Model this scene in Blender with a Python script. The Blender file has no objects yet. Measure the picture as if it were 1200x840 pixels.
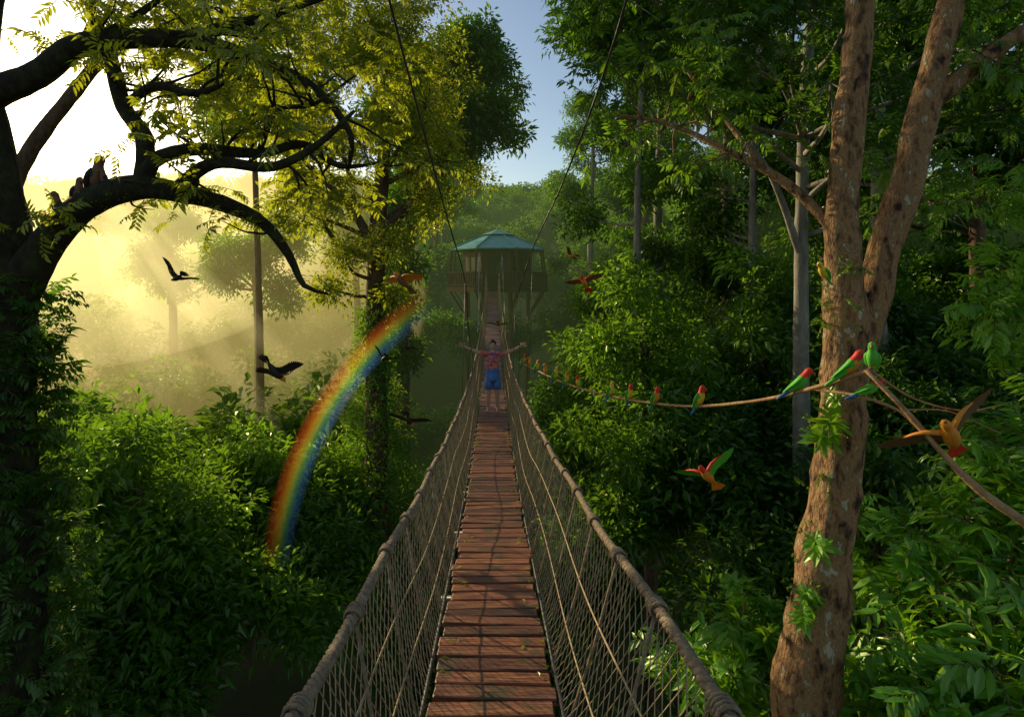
import bpy, math, random
import numpy as np
from mathutils import Vector, noise, Matrix, Quaternion
random.seed(7); rng=np.random.default_rng(7)
scene=bpy.context.scene
C=bpy.data.collections

# ------------------------------------------------------------------ helpers
class MB:
    def __init__(s): s.V=[]; s.F=[]; s.M=[]
    def add(s,vs,fs,m=0):
        o=len(s.V); s.V.extend([tuple(map(float,v)) for v in vs])
        s.F.extend([tuple(i+o for i in f) for f in fs]); s.M.extend([m]*len(fs))
    def tube(s,pts,rad,n=8,m=0,rough=0.0,sq=1.0):
        P=[Vector(p) for p in pts]; k=len(P)
        if not hasattr(rad,'__len__'): rad=[rad]*k
        vs=[]; T=(P[1]-P[0]).normalized()
        a=Vector((1,0,0)) if abs(T.x)<.8 else Vector((0,1,0))
        N=T.cross(a).normalized()
        for i in range(k):
            t=(P[min(i+1,k-1)]-P[max(i-1,0)])
            if t.length<1e-9: t=T.copy()
            t.normalize(); N=(N-t*N.dot(t)).normalized(); B=t.cross(N)
            for j in range(n):
                an=2*math.pi*j/n; d=N*math.cos(an)+B*math.sin(an)*sq; r=rad[i]
                if rough: r*=1+rough*(noise.noise((P[i]+d*rad[i])*2.2)+.5*noise.noise((P[i]+d*rad[i])*7))
                vs.append(P[i]+d*r)
        fs=[]
        for i in range(k-1):
            for j in range(n):
                fs.append((i*n+j,i*n+(j+1)%n,(i+1)*n+(j+1)%n,(i+1)*n+j))
        if n>3:
            fs.append(tuple(reversed(range(n)))); fs.append(tuple(range((k-1)*n,k*n)))
        s.add(vs,fs,m)
    def box(s,c,sx,sy,sz,m=0,rot=None,bev=0.0):
        hx,hy,hz=sx/2,sy/2,sz/2; b=bev
        if b>0:
            ring=[(-hx+b,-hy),(hx-b,-hy),(hx,-hy+b),(hx,hy-b),(hx-b,hy),(-hx+b,hy),(-hx,hy-b),(-hx,-hy+b)]
            vs=[(x,y,-hz) for x,y in ring]+[(x,y,hz-b) for x,y in ring]+[(x*(1-b/hx),y*(1-b/hy),hz) for x,y in ring]
            fs=[tuple(range(7,-1,-1)),tuple(range(16,24))]
            for l in (0,8):
                for j in range(8): fs.append((l+j,l+(j+1)%8,l+8+(j+1)%8,l+8+j))
        else:
            vs=[(-hx,-hy,-hz),(hx,-hy,-hz),(hx,hy,-hz),(-hx,hy,-hz),(-hx,-hy,hz),(hx,-hy,hz),(hx,hy,hz),(-hx,hy,hz)]
            fs=[(3,2,1,0),(4,5,6,7),(0,1,5,4),(1,2,6,5),(2,3,7,6),(3,0,4,7)]
        out=[]
        for v in vs:
            v=Vector(v)
            if rot: v=rot@v
            out.append(v+Vector(c))
        s.add(out,fs,m)
    def obj(s,name,mats,parent=None,smooth=True,link=True,loc=None,matrix=None):
        me=bpy.data.meshes.new(name); me.from_pydata(s.V,[],s.F)
        for m in mats: me.materials.append(m)
        me.polygons.foreach_set('material_index',s.M)
        me.polygons.foreach_set('use_smooth',[smooth]*len(s.F)); me.update()
        o=bpy.data.objects.new(name,me)
        if link: scene.collection.objects.link(o)
        if parent: o.parent=parent
        if matrix: o.matrix_world=matrix
        elif loc: o.location=loc
        return o

def empty(name,loc=(0,0,0)):
    e=bpy.data.objects.new(name,None); scene.collection.objects.link(e); e.empty_display_size=.3; e.location=loc; return e

def spline(pts,step=.15):
    P=[np.array(p,float) for p in pts]; P=[2*P[0]-P[1]]+P+[2*P[-1]-P[-2]]
    out=[]
    for i in range(1,len(P)-2):
        L=np.linalg.norm(P[i+1][:3]-P[i][:3]); n=max(2,int(L/step))
        for k in range(n):
            t=k/n
            out.append(.5*((2*P[i])+(-P[i-1]+P[i+1])*t+(2*P[i-1]-5*P[i]+4*P[i+1]-P[i+2])*t*t+(-P[i-1]+3*P[i]-3*P[i+1]+P[i+2])*t**3))
    out.append(P[-2]); out=np.array(out)
    if out.shape[1]>3: out[:,3]=np.maximum(out[:,3],.004)
    return out

# ------------------------------------------------------------------ materials
def newmat(name):
    m=bpy.data.materials.new(name); m.use_nodes=True; nt=m.node_tree; nt.nodes.clear()
    return m,nt,nt.nodes,nt.links
def ramp(nd,stops):
    r=nd.new('ShaderNodeValToRGB'); e=r.color_ramp.elements
    while len(e)<len(stops): e.new(.5)
    for i,(p,c) in enumerate(stops): e[i].position=p; e[i].color=(*c,1)
    return r
def solid(name,stops,scale=5,rough=.7,bump=.3,stretch=(1,1,1),detail=6,coords='Object',metal=0,bscale=None,bdist=.03):
    m,nt,nd,lk=newmat(name)
    tc=nd.new('ShaderNodeTexCoord'); mp=nd.new('ShaderNodeMapping'); mp.inputs['Scale'].default_value=stretch
    lk.new(tc.outputs[coords],mp.inputs[0])
    nz=nd.new('ShaderNodeTexNoise'); nz.inputs['Scale'].default_value=scale; nz.inputs['Detail'].default_value=detail; nz.inputs['Roughness'].default_value=.65
    lk.new(mp.outputs[0],nz.inputs['Vector'])
    r=ramp(nd,stops); lk.new(nz.outputs[0],r.inputs[0])
    b=nd.new('ShaderNodeBsdfPrincipled'); b.inputs['Roughness'].default_value=rough; b.inputs['Metallic'].default_value=metal
    b.inputs['Specular IOR Level'].default_value=.35
    lk.new(r.outputs[0],b.inputs['Base Color'])
    if bump:
        n2=nd.new('ShaderNodeTexNoise'); n2.inputs['Scale'].default_value=bscale or scale*3; n2.inputs['Detail'].default_value=6; n2.inputs['Roughness'].default_value=.6
        lk.new(mp.outputs[0],n2.inputs['Vector'])
        bp=nd.new('ShaderNodeBump'); bp.inputs['Strength'].default_value=bump; bp.inputs['Distance'].default_value=bdist
        lk.new(n2.outputs[0],bp.inputs['Height']); lk.new(bp.outputs[0],b.inputs['Normal'])
    o=nd.new('ShaderNodeOutputMaterial'); lk.new(b.outputs[0],o.inputs[0])
    return m
def leafmat(name,ca,cb,trans,tfac=.5,gloss=.07,nscale=.9):
    m,nt,nd,lk=newmat(name)
    geo=nd.new('ShaderNodeNewGeometry'); nz=nd.new('ShaderNodeTexNoise'); nz.inputs['Scale'].default_value=nscale; nz.inputs['Detail'].default_value=1
    lk.new(geo.outputs['Position'],nz.inputs['Vector'])
    a=nd.new('ShaderNodeMath'); a.operation='MULTIPLY_ADD'; a.inputs[1].default_value=.45; a.inputs[2].default_value=-.35; lk.new(geo.outputs['Random Per Island'],a.inputs[0])
    hf=nd.new('ShaderNodeMath'); hf.operation='MULTIPLY_ADD'; hf.inputs[1].default_value=1.3; lk.new(nz.outputs[0],hf.inputs[0]); lk.new(a.outputs[0],hf.inputs[2])
    r=ramp(nd,[(.1,ca),(.9,cb)]); lk.new(hf.outputs[0],r.inputs[0])
    r2=ramp(nd,[(.1,tuple(.6*t for t in trans)),(.9,trans)]); lk.new(hf.outputs[0],r2.inputs[0])
    d=nd.new('ShaderNodeBsdfDiffuse'); t=nd.new('ShaderNodeBsdfTranslucent'); g=nd.new('ShaderNodeBsdfGlossy'); g.inputs['Roughness'].default_value=.38
    g.inputs['Color'].default_value=(.8,.85,.55,1)
    lk.new(r.outputs[0],d.inputs[0]); lk.new(r2.outputs[0],t.inputs[0])
    m1=nd.new('ShaderNodeMixShader'); m1.inputs[0].default_value=tfac; lk.new(d.outputs[0],m1.inputs[1]); lk.new(t.outputs[0],m1.inputs[2])
    m2=nd.new('ShaderNodeMixShader'); m2.inputs[0].default_value=gloss; lk.new(m1.outputs[0],m2.inputs[1]); lk.new(g.outputs[0],m2.inputs[2])
    o=nd.new('ShaderNodeOutputMaterial'); lk.new(m2.outputs[0],o.inputs[0]); return m

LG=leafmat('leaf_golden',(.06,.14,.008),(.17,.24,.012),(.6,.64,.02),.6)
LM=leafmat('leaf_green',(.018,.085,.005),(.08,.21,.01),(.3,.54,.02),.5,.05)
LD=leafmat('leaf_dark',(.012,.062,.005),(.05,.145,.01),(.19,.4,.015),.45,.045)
LB=leafmat('leaf_broad',(.05,.21,.01),(.15,.36,.015),(.42,.72,.02),.4,.07)
LF=leafmat('leaf_forest',(.024,.10,.008),(.085,.19,.012),(.24,.42,.02),.4,.03,.35)
BARK=solid('bark_brown',[(.25,(.03,.018,.01)),(.5,(.11,.065,.035)),(.75,(.2,.13,.07))],4,.9,.8,(3,3,.7),8,bscale=14)
BARKP=solid('bark_mottled',[(.36,(.04,.018,.008)),(.44,(.19,.10,.038)),(.53,(.40,.215,.085)),(.59,(.23,.14,.05)),(.65,(.54,.44,.28))],6,.85,1.0,(1.8,1.8,.8),14,bscale=16,bdist=.06)
BARKG=solid('bark_grey',[(.3,(.12,.1,.07)),(.6,(.28,.25,.19)),(.75,(.36,.33,.26))],3,.9,.5,(2,2,.7),8)
BARKM=solid('bark_mossy',[(.3,(.011,.008,.004)),(.5,(.028,.023,.009)),(.65,(.04,.055,.012)),(.8,(.06,.045,.022))],5,.95,.9,(1.5,1.5,1),8,bscale=16)
ROPE=solid('rope_fibre',[(.3,(.12,.08,.045)),(.7,(.38,.28,.16))],30,.9,.5)
NET=solid('net_twine',[(.3,(.22,.15,.07)),(.7,(.48,.35,.18))],20,.9,0)
STEEL=solid('cable_steel',[(.3,(.05,.045,.04)),(.7,(.11,.1,.09))],20,.5,0,metal=.4)
DARKWOOD=solid('timber_dark',[(.3,(.05,.025,.014)),(.7,(.13,.07,.035))],6,.8,.4,(1,1,4))
GROUND=solid('forest_floor',[(.3,(.02,.022,.01)),(.6,(.045,.05,.018)),(.8,(.05,.035,.02))],.5,1,.6)
SKIN=solid('skin',[(.3,(.46,.25,.16)),(.7,(.54,.31,.2))],10,.55,0)

# ------------------------------------------------------------------ leaf prototypes
def leaf_shaped(mb,base,d,up,L,W,droop=.25):
    d=d.normalized(); side=d.cross(up)
    if side.length<1e-4: side=Vector((1,0,0))
    side.normalize(); n=side.cross(d).normalized()
    st=[(0,.05),(.25,.8),(.6,.95),(1,.03)]
    vs=[];fs=[]
    for t,w in st:
        c=base+d*L*t-Vector((0,0,1))*droop*L*t*t
        vs+= [c-side*W*.5*w+n*W*.13*w, c-n*W*.03, c+side*W*.5*w+n*W*.13*w]
    for i in range(3):
        a=i*3; fs+=[(a,a+1,a+4,a+3),(a+1,a+2,a+5,a+4)]
    mb.add(vs,fs)
def leaf_simple(mb,base,d,up,L,W):
    d=d.normalized(); side=d.cross(up)
    if side.length<1e-4: side=Vector((1,0,0))
    side.normalize(); n=side.cross(d)
    m=base+d*L*.45
    vs=[base,m-side*W*.5+n*W*.12,base+d*L-Vector((0,0,.2*L)),m+side*W*.5+n*W*.12]
    mb.add(vs,[(0,1,2),(0,2,3)])
def spray(seed,nl=12,L=.125,W=.05,length=.42):
    mb=MB(); rs=random.Random(seed)
    for b in range(3):
        an=rs.uniform(0,6.28); pts=[]
        d=Vector((math.cos(an),math.sin(an),rs.uniform(.1,.8))).normalized()
        p=Vector((0,0,0))
        for k in range(7):
            pts.append(p.copy()); d.z-=.12; d.normalize(); p=p+d*length/6
        mb.tube(pts[::2],[.005,.0045,.004,.002],3,1)
        for k in range(nl):
            t=.15+.85*k/nl; q=pts[min(int(t*6),5)].lerp(pts[min(int(t*6)+1,6)],t*6%1)
            side=d.cross(Vector((0,0,1))).normalized()*(1 if k%2 else -1)
            ld=(side*rs.uniform(.6,1.1)+d*rs.uniform(.4,1)+Vector((0,0,rs.uniform(-.5,.3))))
            s=rs.uniform(.7,1.15)
            leaf_shaped(mb,q,ld,Vector((rs.uniform(-.4,.4),rs.uniform(-.4,.4),1)),L*s,W*s,rs.uniform(.1,.5))
    return mb
def rosette(seed,n=9,L=.26,W=.09):
    mb=MB(); rs=random.Random(seed)
    mb.tube([(0,0,-.35),(0.01,0,-.15),(0,0,.02)],[.008,.007,.006],4,1)
    for lv in range(3):
        for k in range(n-lv*2):
            an=2.4*k+lv*.9+rs.uniform(-.2,.2); el=.1+.35*lv+rs.uniform(-.15,.2)
            d=Vector((math.cos(an),math.sin(an),el)); s=rs.uniform(.75,1.1)*(1-.12*lv)
            leaf_shaped(mb,Vector((0,0,-.16+.08*lv)),d,Vector((0,0,1)),L*s,W*s,rs.uniform(.15,.45))
    return mb
def clump(seed,n=30,R=.48,L=.21,W=.09):
    mb=MB(); rs=random.Random(seed)
    for k in range(n):
        d=Vector((rs.gauss(0,1),rs.gauss(0,1),rs.gauss(.15,.8))).normalized()
        p=d*R*rs.uniform(.3,1)
        p.z*=.7
        ld=d+Vector((rs.uniform(-.6,.6),rs.uniform(-.6,.6),rs.uniform(-.7,.2)))
        s=rs.uniform(.6,1.2)
        leaf_simple(mb,p,ld,Vector((rs.uniform(-.6,.6),rs.uniform(-.6,.6),1)),L*s,W*s)
    return mb
def crown(seed,n=2600,R=3.0,L=.4,W=.19):
    mb=MB(); rs=random.Random(seed)
    lumps=[]
    for k in range(30):
        d=Vector((rs.gauss(0,1),rs.gauss(0,1),rs.gauss(.45,.6))).normalized()
        lumps.append((Vector((d.x*R*.8,d.y*R*.8,d.z*R*.75))*rs.uniform(.6,1.05),rs.uniform(.5,1.1)))
    per=n//len(lumps)
    for c,r in lumps:
        for k in range(per):
            d=Vector((rs.gauss(0,1),rs.gauss(0,1),rs.gauss(.3,.8))).normalized()
            p=c+d*r*rs.uniform(.7,1.08)
            ld=d+Vector((rs.uniform(-.7,.7),rs.uniform(-.7,.7),rs.uniform(-.8,.1))); s=rs.uniform(.6,1.2)
            leaf_simple(mb,p,ld,Vector((rs.uniform(-.6,.6),rs.uniform(-.6,.6),1)),L*s,W*s)
        mb.tube([(0,0,-R),tuple(c*.5-Vector((0,0,.6))),tuple(c)],[.09,.05,.02],3,1)
    return mb
def proto(cname,builders,mat,smooth=False):
    col=C.new(cname)
    for i,b in enumerate(builders):
        o=b.obj(cname+'_part_%d'%i,[mat,BARK],link=False,smooth=smooth); col.objects.link(o)
    return col
sp=[spray(i) for i in range(5)]; cl=[clump(i+20) for i in range(6)]; cr=[crown(i+50) for i in range(5)]; ro=[rosette(i+80) for i in range(4)]
cf=[clump(i+120,42,.58,.16,.07) for i in range(4)]
P_SG=proto('spray_golden',sp,LG); P_SM=proto('spray_green',sp,LM); P_SD=proto('spray_dark',sp,LD)
P_CG=proto('clump_golden',cf,LG); P_CM=proto('clump_green',cl,LM); P_CD=proto('clump_dark',cl,LD)
P_CR=proto('crown_mass',cr,LF); P_RO=proto('rosette',ro,LB); P_SB=proto('spray_broad',[spray(i+200,9,.2,.07,.5) for i in range(4)],LB)

GN={}; NI=[0]
def gn_group(col):
    if col.name in GN: return GN[col.name]
    g=bpy.data.node_groups.new('scatter_'+col.name,'GeometryNodeTree')
    g.interface.new_socket('Geometry',in_out='INPUT',socket_type='NodeSocketGeometry')
    g.interface.new_socket('Geometry',in_out='OUTPUT',socket_type='NodeSocketGeometry')
    n=g.nodes; l=g.links
    i=n.new('NodeGroupInput'); o=n.new('NodeGroupOutput'); ip=n.new('GeometryNodeInstanceOnPoints')
    ci=n.new('GeometryNodeCollectionInfo'); ci.inputs['Collection'].default_value=col
    ci.inputs['Separate Children'].default_value=True; ci.inputs['Reset Children'].default_value=True
    ra=n.new('GeometryNodeInputNamedAttribute'); ra.data_type='FLOAT_VECTOR'; ra.inputs['Name'].default_value='rot'
    sa=n.new('GeometryNodeInputNamedAttribute'); sa.data_type='FLOAT_VECTOR'; sa.inputs['Name'].default_value='scl'
    rd=n.new('FunctionNodeRandomValue'); rd.data_type='INT'; rd.inputs[4].default_value=0; rd.inputs[5].default_value=len(col.objects)-1
    l.new(i.outputs[0],ip.inputs['Points']); l.new(ci.outputs[0],ip.inputs['Instance']); ip.inputs['Pick Instance'].default_value=True
    l.new(rd.outputs[2],ip.inputs['Instance Index'])
    l.new(ra.outputs['Attribute'],ip.inputs['Rotation']); l.new(sa.outputs['Attribute'],ip.inputs['Scale'])
    if col.name.startswith('crown'):
        l.new(ip.outputs[0],o.inputs[0])
    else:
        rl=n.new('GeometryNodeRealizeInstances'); l.new(ip.outputs[0],rl.inputs[0]); l.new(rl.outputs[0],o.inputs[0])
    GN[col.name]=g; return g
def scatter(name,pts,col,smin=.7,smax=1.3,tilt=.5,parent=None):
    pts=np.array(pts,float); n=len(pts); NI[0]+=n
    me=bpy.data.meshes.new(name); me.vertices.add(n); me.vertices.foreach_set('co',pts[:,:3].ravel())
    rot=np.stack([rng.normal(0,tilt,n),rng.normal(0,tilt,n),rng.uniform(0,6.283,n)],1)
    s=rng.uniform(smin,smax,n); sc=np.stack([s,s,s*rng.uniform(.85,1.15,n)],1)
    a=me.attributes.new('rot','FLOAT_VECTOR','POINT'); a.data.foreach_set('vector',rot.ravel())
    a=me.attributes.new('scl','FLOAT_VECTOR','POINT'); a.data.foreach_set('vector',sc.ravel())
    o=bpy.data.objects.new(name,me); scene.collection.objects.link(o)
    if parent: o.parent=parent
    md=o.modifiers.new('scatter','NODES'); md.node_group=gn_group(col); return o
def lobe_points(lobes,dens=14,sub=8,flat=.8):
    out=[]
    for (x,y,z,R) in lobes:
        for k in range(sub):
            d=rng.normal(size=3); d[2]=d[2]*.8+.25; d/=np.linalg.norm(d)
            c=np.array([x,y,z])+d*R*rng.uniform(.45,1.0)*np.array([1,1,flat]); r=R*rng.uniform(.28,.5)
            m=max(3,int(dens*(r/.6)**2))
            e=rng.normal(size=(m,3)); e[:,2]=e[:,2]*.8+.2; e/=np.linalg.norm(e,axis=1)[:,None]
            out.append(c+e*r*rng.uniform(.5,1.05,(m,1)))
    return np.concatenate(out)

def tree(name,path,limbs,lobes,barkmat,col,dens=14,sub=8,smin=.7,smax=1.3,n=14,rough=.12,twigs=True,extra=None,tilt=.5,flat=.8):
    e=empty(name,path[0][:3]); off=Vector(path[0][:3])
    mb=MB()
    s=spline(path,.3 if n<20 else .1); mb.tube(s[:,:3],s[:,3],n,0,rough)
    for l in limbs:
        s=spline(l,.12); mb.tube(s[:,:3],s[:,3],10,0,rough)
    if twigs:
        for (x,y,z,R) in lobes:
            ts=spline(path,.4); dd=np.linalg.norm(ts[:,:3]-np.array([x,y,z-R*.8]),axis=1)+np.maximum(0,ts[:,2]-z)*2
            b=ts[int(dd.argmin())]
            mid=(b[:3]+np.array([x,y,z]))/2+rng.normal(0,.15,3)+np.array([0,0,-.15*R])
            r0=min(b[3]*.5,.04+.05*R)
            q=spline([(*b[:3],r0),(*mid,r0*.7),(x,y,z,r0*.35)],.3); mb.tube(q[:,:3],q[:,3],6)
            for k in range(5):
                d=rng.normal(size=3); d/=np.linalg.norm(d); t=np.array([x,y,z])+d*R*.9
                m2=(np.array([x,y,z])+t)/2+rng.normal(0,.1,3)
                mb.tube([(x,y,z),m2,t],[r0*.33,r0*.22,.006],5)
    o=mb.obj('trunk_and_limbs',[barkmat]); o.parent=e; o.matrix_parent_inverse=Matrix.Translation(-off)
    if lobes:
        f=scatter('foliage',lobe_points(lobes,dens,sub,flat),col,smin,smax,tilt); f.parent=e; f.matrix_parent_inverse=Matrix.Translation(-off)
    if extra:
        for nm,pts,cc,a,b in extra:
            f=scatter(nm,pts,cc,a,b); f.parent=e; f.matrix_parent_inverse=Matrix.Translation(-off)
    return e

# ------------------------------------------------------------------ terrain
def canopy_z(x,y):
    far=-9+.29*max(0,y-20) if y<110 else 17.1+.1*(y-110)
    if y>150: far=21.1+.16*(min(y,320)-150)
    side=.0
    if x>5: side=min(9,.75*(x-5))*max(0,1-abs(y-38)/70)
    if x<-8: side-=min(4,.06*(-x-8))*max(0,1-y/120)
    return far+side+2.2*noise.noise(Vector((x*.03,y*.03,3)))
def ground_z(x,y): return canopy_z(x,y)-7-3*math.exp(-(x*x)/60)
mb=MB(); xs=np.concatenate([np.linspace(-900,-160,12),np.linspace(-150,150,76),np.linspace(160,900,12)]); ys=np.concatenate([np.linspace(-600,-40,10),np.linspace(-30,200,60),np.linspace(215,1500,22)])
vs=[(x,y,ground_z(x,y)+.7*noise.noise(Vector((x*.2,y*.2,0)))) for y in ys for x in xs]; nx=len(xs)
mb.add(vs,[(j*nx+i,j*nx+i+1,(j+1)*nx+i+1,(j+1)*nx+i) for j in range(len(ys)-1) for i in range(nx-1)])
mb.obj('ground',[GROUND])

pts=[]
y=20.
while y<150:
    sp_=3.5+y*.03
    x=-(y*1.0+8)
    while x<y*1.0+8:
        px,py=x+rng.uniform(-1.2,1.2),y+rng.uniform(-1.2,1.2)
        if not(abs(px+1.3)<6.5 and 22<py<51): pts.append((px,py,canopy_z(px,py)-2.2+rng.uniform(-1.7,1.7)+(3.5 if rng.random()<.08 else 0)))
        elif py<41: pts.append((px,py,canopy_z(px,py)-6.2))
        x+=sp_
    y+=sp_
scatter('distant_forest',pts,P_CR,.8,1.35,.25)
pts=[]
for k in range(480):
    y=rng.uniform(150,330); x=rng.uniform(-1.1,1.1)*y; pts.append((x,y,canopy_z(x,y)-4+rng.uniform(-3,3)))
scatter('hill_forest',pts,P_CR,2.4,3.6,.2)

# ------------------------------------------------------------------ understory
def lobes_random(n,xr,yr,zf,Rr,skip=None):
    out=[]
    for k in range(n):
        x=rng.uniform(*xr); y=rng.uniform(*yr)
        if skip and skip(x,y): continue
        out.append((x,y,zf(x,y)+rng.uniform(-.9,.7),rng.uniform(*Rr)))
    return out
def zl(x,y):
    s=min(1.3,-.27*(x+3))
    return -7.5+.26*(y-8)+s if y<13 else -6.2+s-.22*(y-13)
zr=lambda x,y:-7.0+.3*(y-8)+.33*(x-2) if y<16 else -4.6+.33*(x-2)-.1*(y-16)
L1=lobes_random(105,(-14,-2.4),(5.5,22),zl,(.9,1.5),lambda x,y:x>-2-.15*(y))
scatter('understory_foliage',lobe_points(L1,13,8),P_CM,.7,1.3)
L2=lobes_random(100,(1.8,17),(7,24),zr,(.9,1.5))
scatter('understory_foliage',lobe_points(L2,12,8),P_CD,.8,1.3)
L3=lobes_random(40,(-4,4),(4,26),lambda x,y:-9.5,(1,1.8))
scatter('understory_foliage',lobe_points(L3,9,7),P_CD,.9,1.5)
tree('understory_tree',[(3.6,14.5,-12,.2),(3.5,14.4,-6,.16),(3.3,14.2,-1.5,.1)],[],
     [(3.4,14,-1.7,1.5),(2.6,13.4,-3.4,1.4),(4.4,14,-3.2,1.5),(2.9,14.6,-.6,1.0),(4.0,13.2,-5.2,1.6),(2.4,12.8,-5.6,1.3)],BARK,P_CM,13,9)
tree('understory_tree',[(3.4,19,-12,.2),(3.3,19,-5,.16),(3.2,19,0,.1)],[],
     [(3.4,19,-.2,1.4),(4.6,19,-.9,1.5),(2.8,18.6,-2.0,1.2),(5.4,19.5,-2,1.5),(3.6,18.4,-3.3,1.5)],BARK,P_CM,12,9)
tree('understory_tree',[(7.4,16.5,-12,.2),(7.3,16.4,-6,.16),(7.2,16.2,-1,.1)],[],
     [(7.2,16,-1.6,1.4),(6.2,15.6,-2.8,1.3),(8.4,16,-2.4,1.4),(7.0,16.4,.2,1.1),(9.2,15.4,-.6,1.3),(10.2,16,-2.6,1.5)],BARK,P_CM,12,9)
tree('understory_tree',[(-7.2,11.5,-12,.2),(-7.2,11.4,-6,.16),(-7.4,11.2,-4.2,.1)],[],
     [(-7.6,11,-3.5,1.2),(-6.4,11,-4.6,1.2),(-8.8,11.5,-4.0,1.3),(-6.8,10,-5.4,1.3),(-5.4,10.6,-6.0,1.1)],BARK,P_CM,14,9)

# ------------------------------------------------------------------ left foreground tree
def twig_paths(limb,n,L=(.5,1.1),start=.25,r=.02,up=.2):
    s=spline(limb,.12); out=[]; ends=[]
    for k in range(n):
        i=int(rng.uniform(start,1)*(len(s)-1)); p=s[i][:3].copy(); d=rng.normal(size=3); d[2]=d[2]*.6+up; d/=np.linalg.norm(d)
        ln=rng.uniform(*L); pts=[]; q=p.copy(); w=rng.normal(size=3)*.35
        for j in range(7):
            pts.append((*q,max(.004,min(r,s[i][3]*.8)*(1-j/7.5)))); d=d+w*.3+rng.normal(size=3)*.18; d/=np.linalg.norm(d); q=q+d*ln/6
        out.append(pts); ends+= [q,np.array(pts[4][:3]),np.array(pts[5][:3])]
    return out,ends
trunkL=[(-6.2,7,-13,.6),(-6.24,7,-5.4,.46),(-6.3,7,-1.8,.36),(-6.25,7,0,.32),(-6.5,7.1,1.4,.28),(-6.8,7.2,2.6,.24),(-6.7,7.3,4,.2),(-6.4,7.5,6,.15)]
limbsL=[
 [(-6.2,7,-.3,.26),(-5.6,6.9,.5,.19),(-5.04,6.8,.95,.165),(-4.46,6.8,1.13,.15),(-4.04,6.8,1.07,.12),(-3.52,6.9,.95,.1),(-3.05,7,.71,.075),(-2.78,7.1,.32,.05),(-2.63,7.2,-.05,.035),(-2.36,7.3,-.16,.015)],
 [(-4.4,6.8,1.1,.11),(-4.3,6.8,1.42,.09),(-3.9,6.9,1.6,.08),(-3.15,7.1,1.6,.065),(-2.68,7.3,1.76,.05),(-2.26,7.5,1.52,.035),(-1.68,7.7,1.63,.015)],
 [(-4.4,6.8,1.15,.12),(-4.46,6.9,1.73,.1),(-4.78,7,2.15,.09),(-5.0,7.1,2.73,.08),(-5.3,7.2,3.3,.06),(-5.4,7.2,4,.03)],
 [(-6.8,7.2,2.3,.2),(-5.95,7.1,2.57,.16),(-5.36,7,2.89,.14),(-4.62,7,2.99,.12),(-3.78,7,2.93,.1),(-2.94,7.2,2.68,.08),(-2.45,7.3,2.4,.06),(-2.1,7.4,1.9,.04),(-2.15,7.5,1.5,.02)],
 [(-4.2,7,2.97,.08),(-3.3,7.2,3.3,.06),(-2.4,7.4,3.7,.03)],
 [(-4.04,6.8,1.07,.09),(-3.47,6.6,1.37,.07),(-2.73,6.5,1.31,.055),(-2.2,6.5,1.58,.04),(-1.8,6.5,1.95,.02)],
 [(-5.36,7,2.89,.08),(-5.0,7.2,3.2,.06),(-4.4,7.4,3.8,.03)],
 [(-4.78,7,2.15,.06),(-4.2,6.7,2.3,.05),(-3.6,6.5,2.15,.04),(-3.1,6.4,2.3,.02)],
 [(-3.15,7.1,1.63,.045),(-2.9,7,2.1,.035),(-2.4,6.9,2.15,.025),(-1.9,6.9,2.5,.012)],
 [(-6.2,7,-.1,.1),(-6.6,6.5,.8,.08),(-6.4,6,1.3,.04)],
]
tw=[];ends=[]
for l,nn in zip(limbsL,[9,10,9,16,9,10,8,8,8,3]):
    a,b=twig_paths(l,nn); tw+=a; ends+=b
leafpts=[]
for e_ in ends:
    if rng.random()<.85: leafpts.append(e_+rng.normal(0,.07,3))
lob=[(-4.9,8.2,3.6,.8),(-3.6,8.6,3.9,.9),(-2.6,8.6,3.1,.8),(-2.1,8.3,2.3,.7),(-3.4,8.8,2.4,.55),(-2.0,8.5,4.3,.8),(-2.4,8.4,1.2,.5),(-3.2,8.6,1.5,.35),(-4.4,8.4,2.6,.4),(-1.7,8.6,3.2,.6)]
ivy=[]
for k in range(700):
    z=rng.uniform(-7,.0); a=rng.uniform(0,6.28); r=.42+.4*max(0,-z-1)/6+rng.uniform(-.05,.15); ivy.append((-6.26+r*math.cos(a),7+r*math.sin(a),z))
moss=[]
for l in limbsL[:1]:
    s=spline(l,.06)
    for q in s[:60]:
        for k in range(2): moss.append(q[:3]+rng.normal(0,.05,3)+np.array([0,0,-.02]))
tree('fig_tree',trunkL,limbsL+tw,[],BARKM,P_SG,extra=[('leaves',np.concatenate([np.array(leafpts),lobe_points(lob,13,8)]),P_SG,.55,.95),('ivy',ivy,P_SD,.5,.95),('moss_and_ferns',moss,P_CG,.12,.28)])

# ------------------------------------------------------------------ mid trees (left)
tr=[(-3.9,16,-13,.42),(-3.8,16,-6,.34),(-3.84,16,-1,.27),(-3.8,16,1.5,.24),(-3.6,16,3.5,.18),(-3.5,16,6,.1)]
lm=[[(-3.82,16,.9,.16),(-4.6,15.8,2.2,.12),(-5.6,15.6,3.2,.07),(-6.2,15.5,4.2,.04)],
    [(-3.8,16,1.4,.15),(-3.0,16,2.0,.12),(-2.3,16.2,2.9,.08),(-1.7,16.2,4,.04)],
    [(-3.8,16,.6,.1),(-4.8,16,1.0,.08),(-5.5,16,1.9,.04)]]
lobes=[(-3.8,16,6.0,1.5),(-5.4,15.8,5.0,1.4),(-2.4,16.2,5.0,1.4),(-6.3,15.6,3.6,1.1),(-1.9,16,3.4,1.0),(-4.6,15.3,3.6,1.1),(-3.0,15.4,3.8,1.1),(-5.6,15.5,1.9,.9),(-2.3,15.8,2.0,.8),(-4.4,15.2,.6,.6),(-3.2,15,.9,.6),(-5,16,7.2,1.4),(-2.8,16,7.2,1.3),(-4.8,15.2,-.2,.5),(-3.2,15.6,-.4,.4)]
ivy=[]
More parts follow.
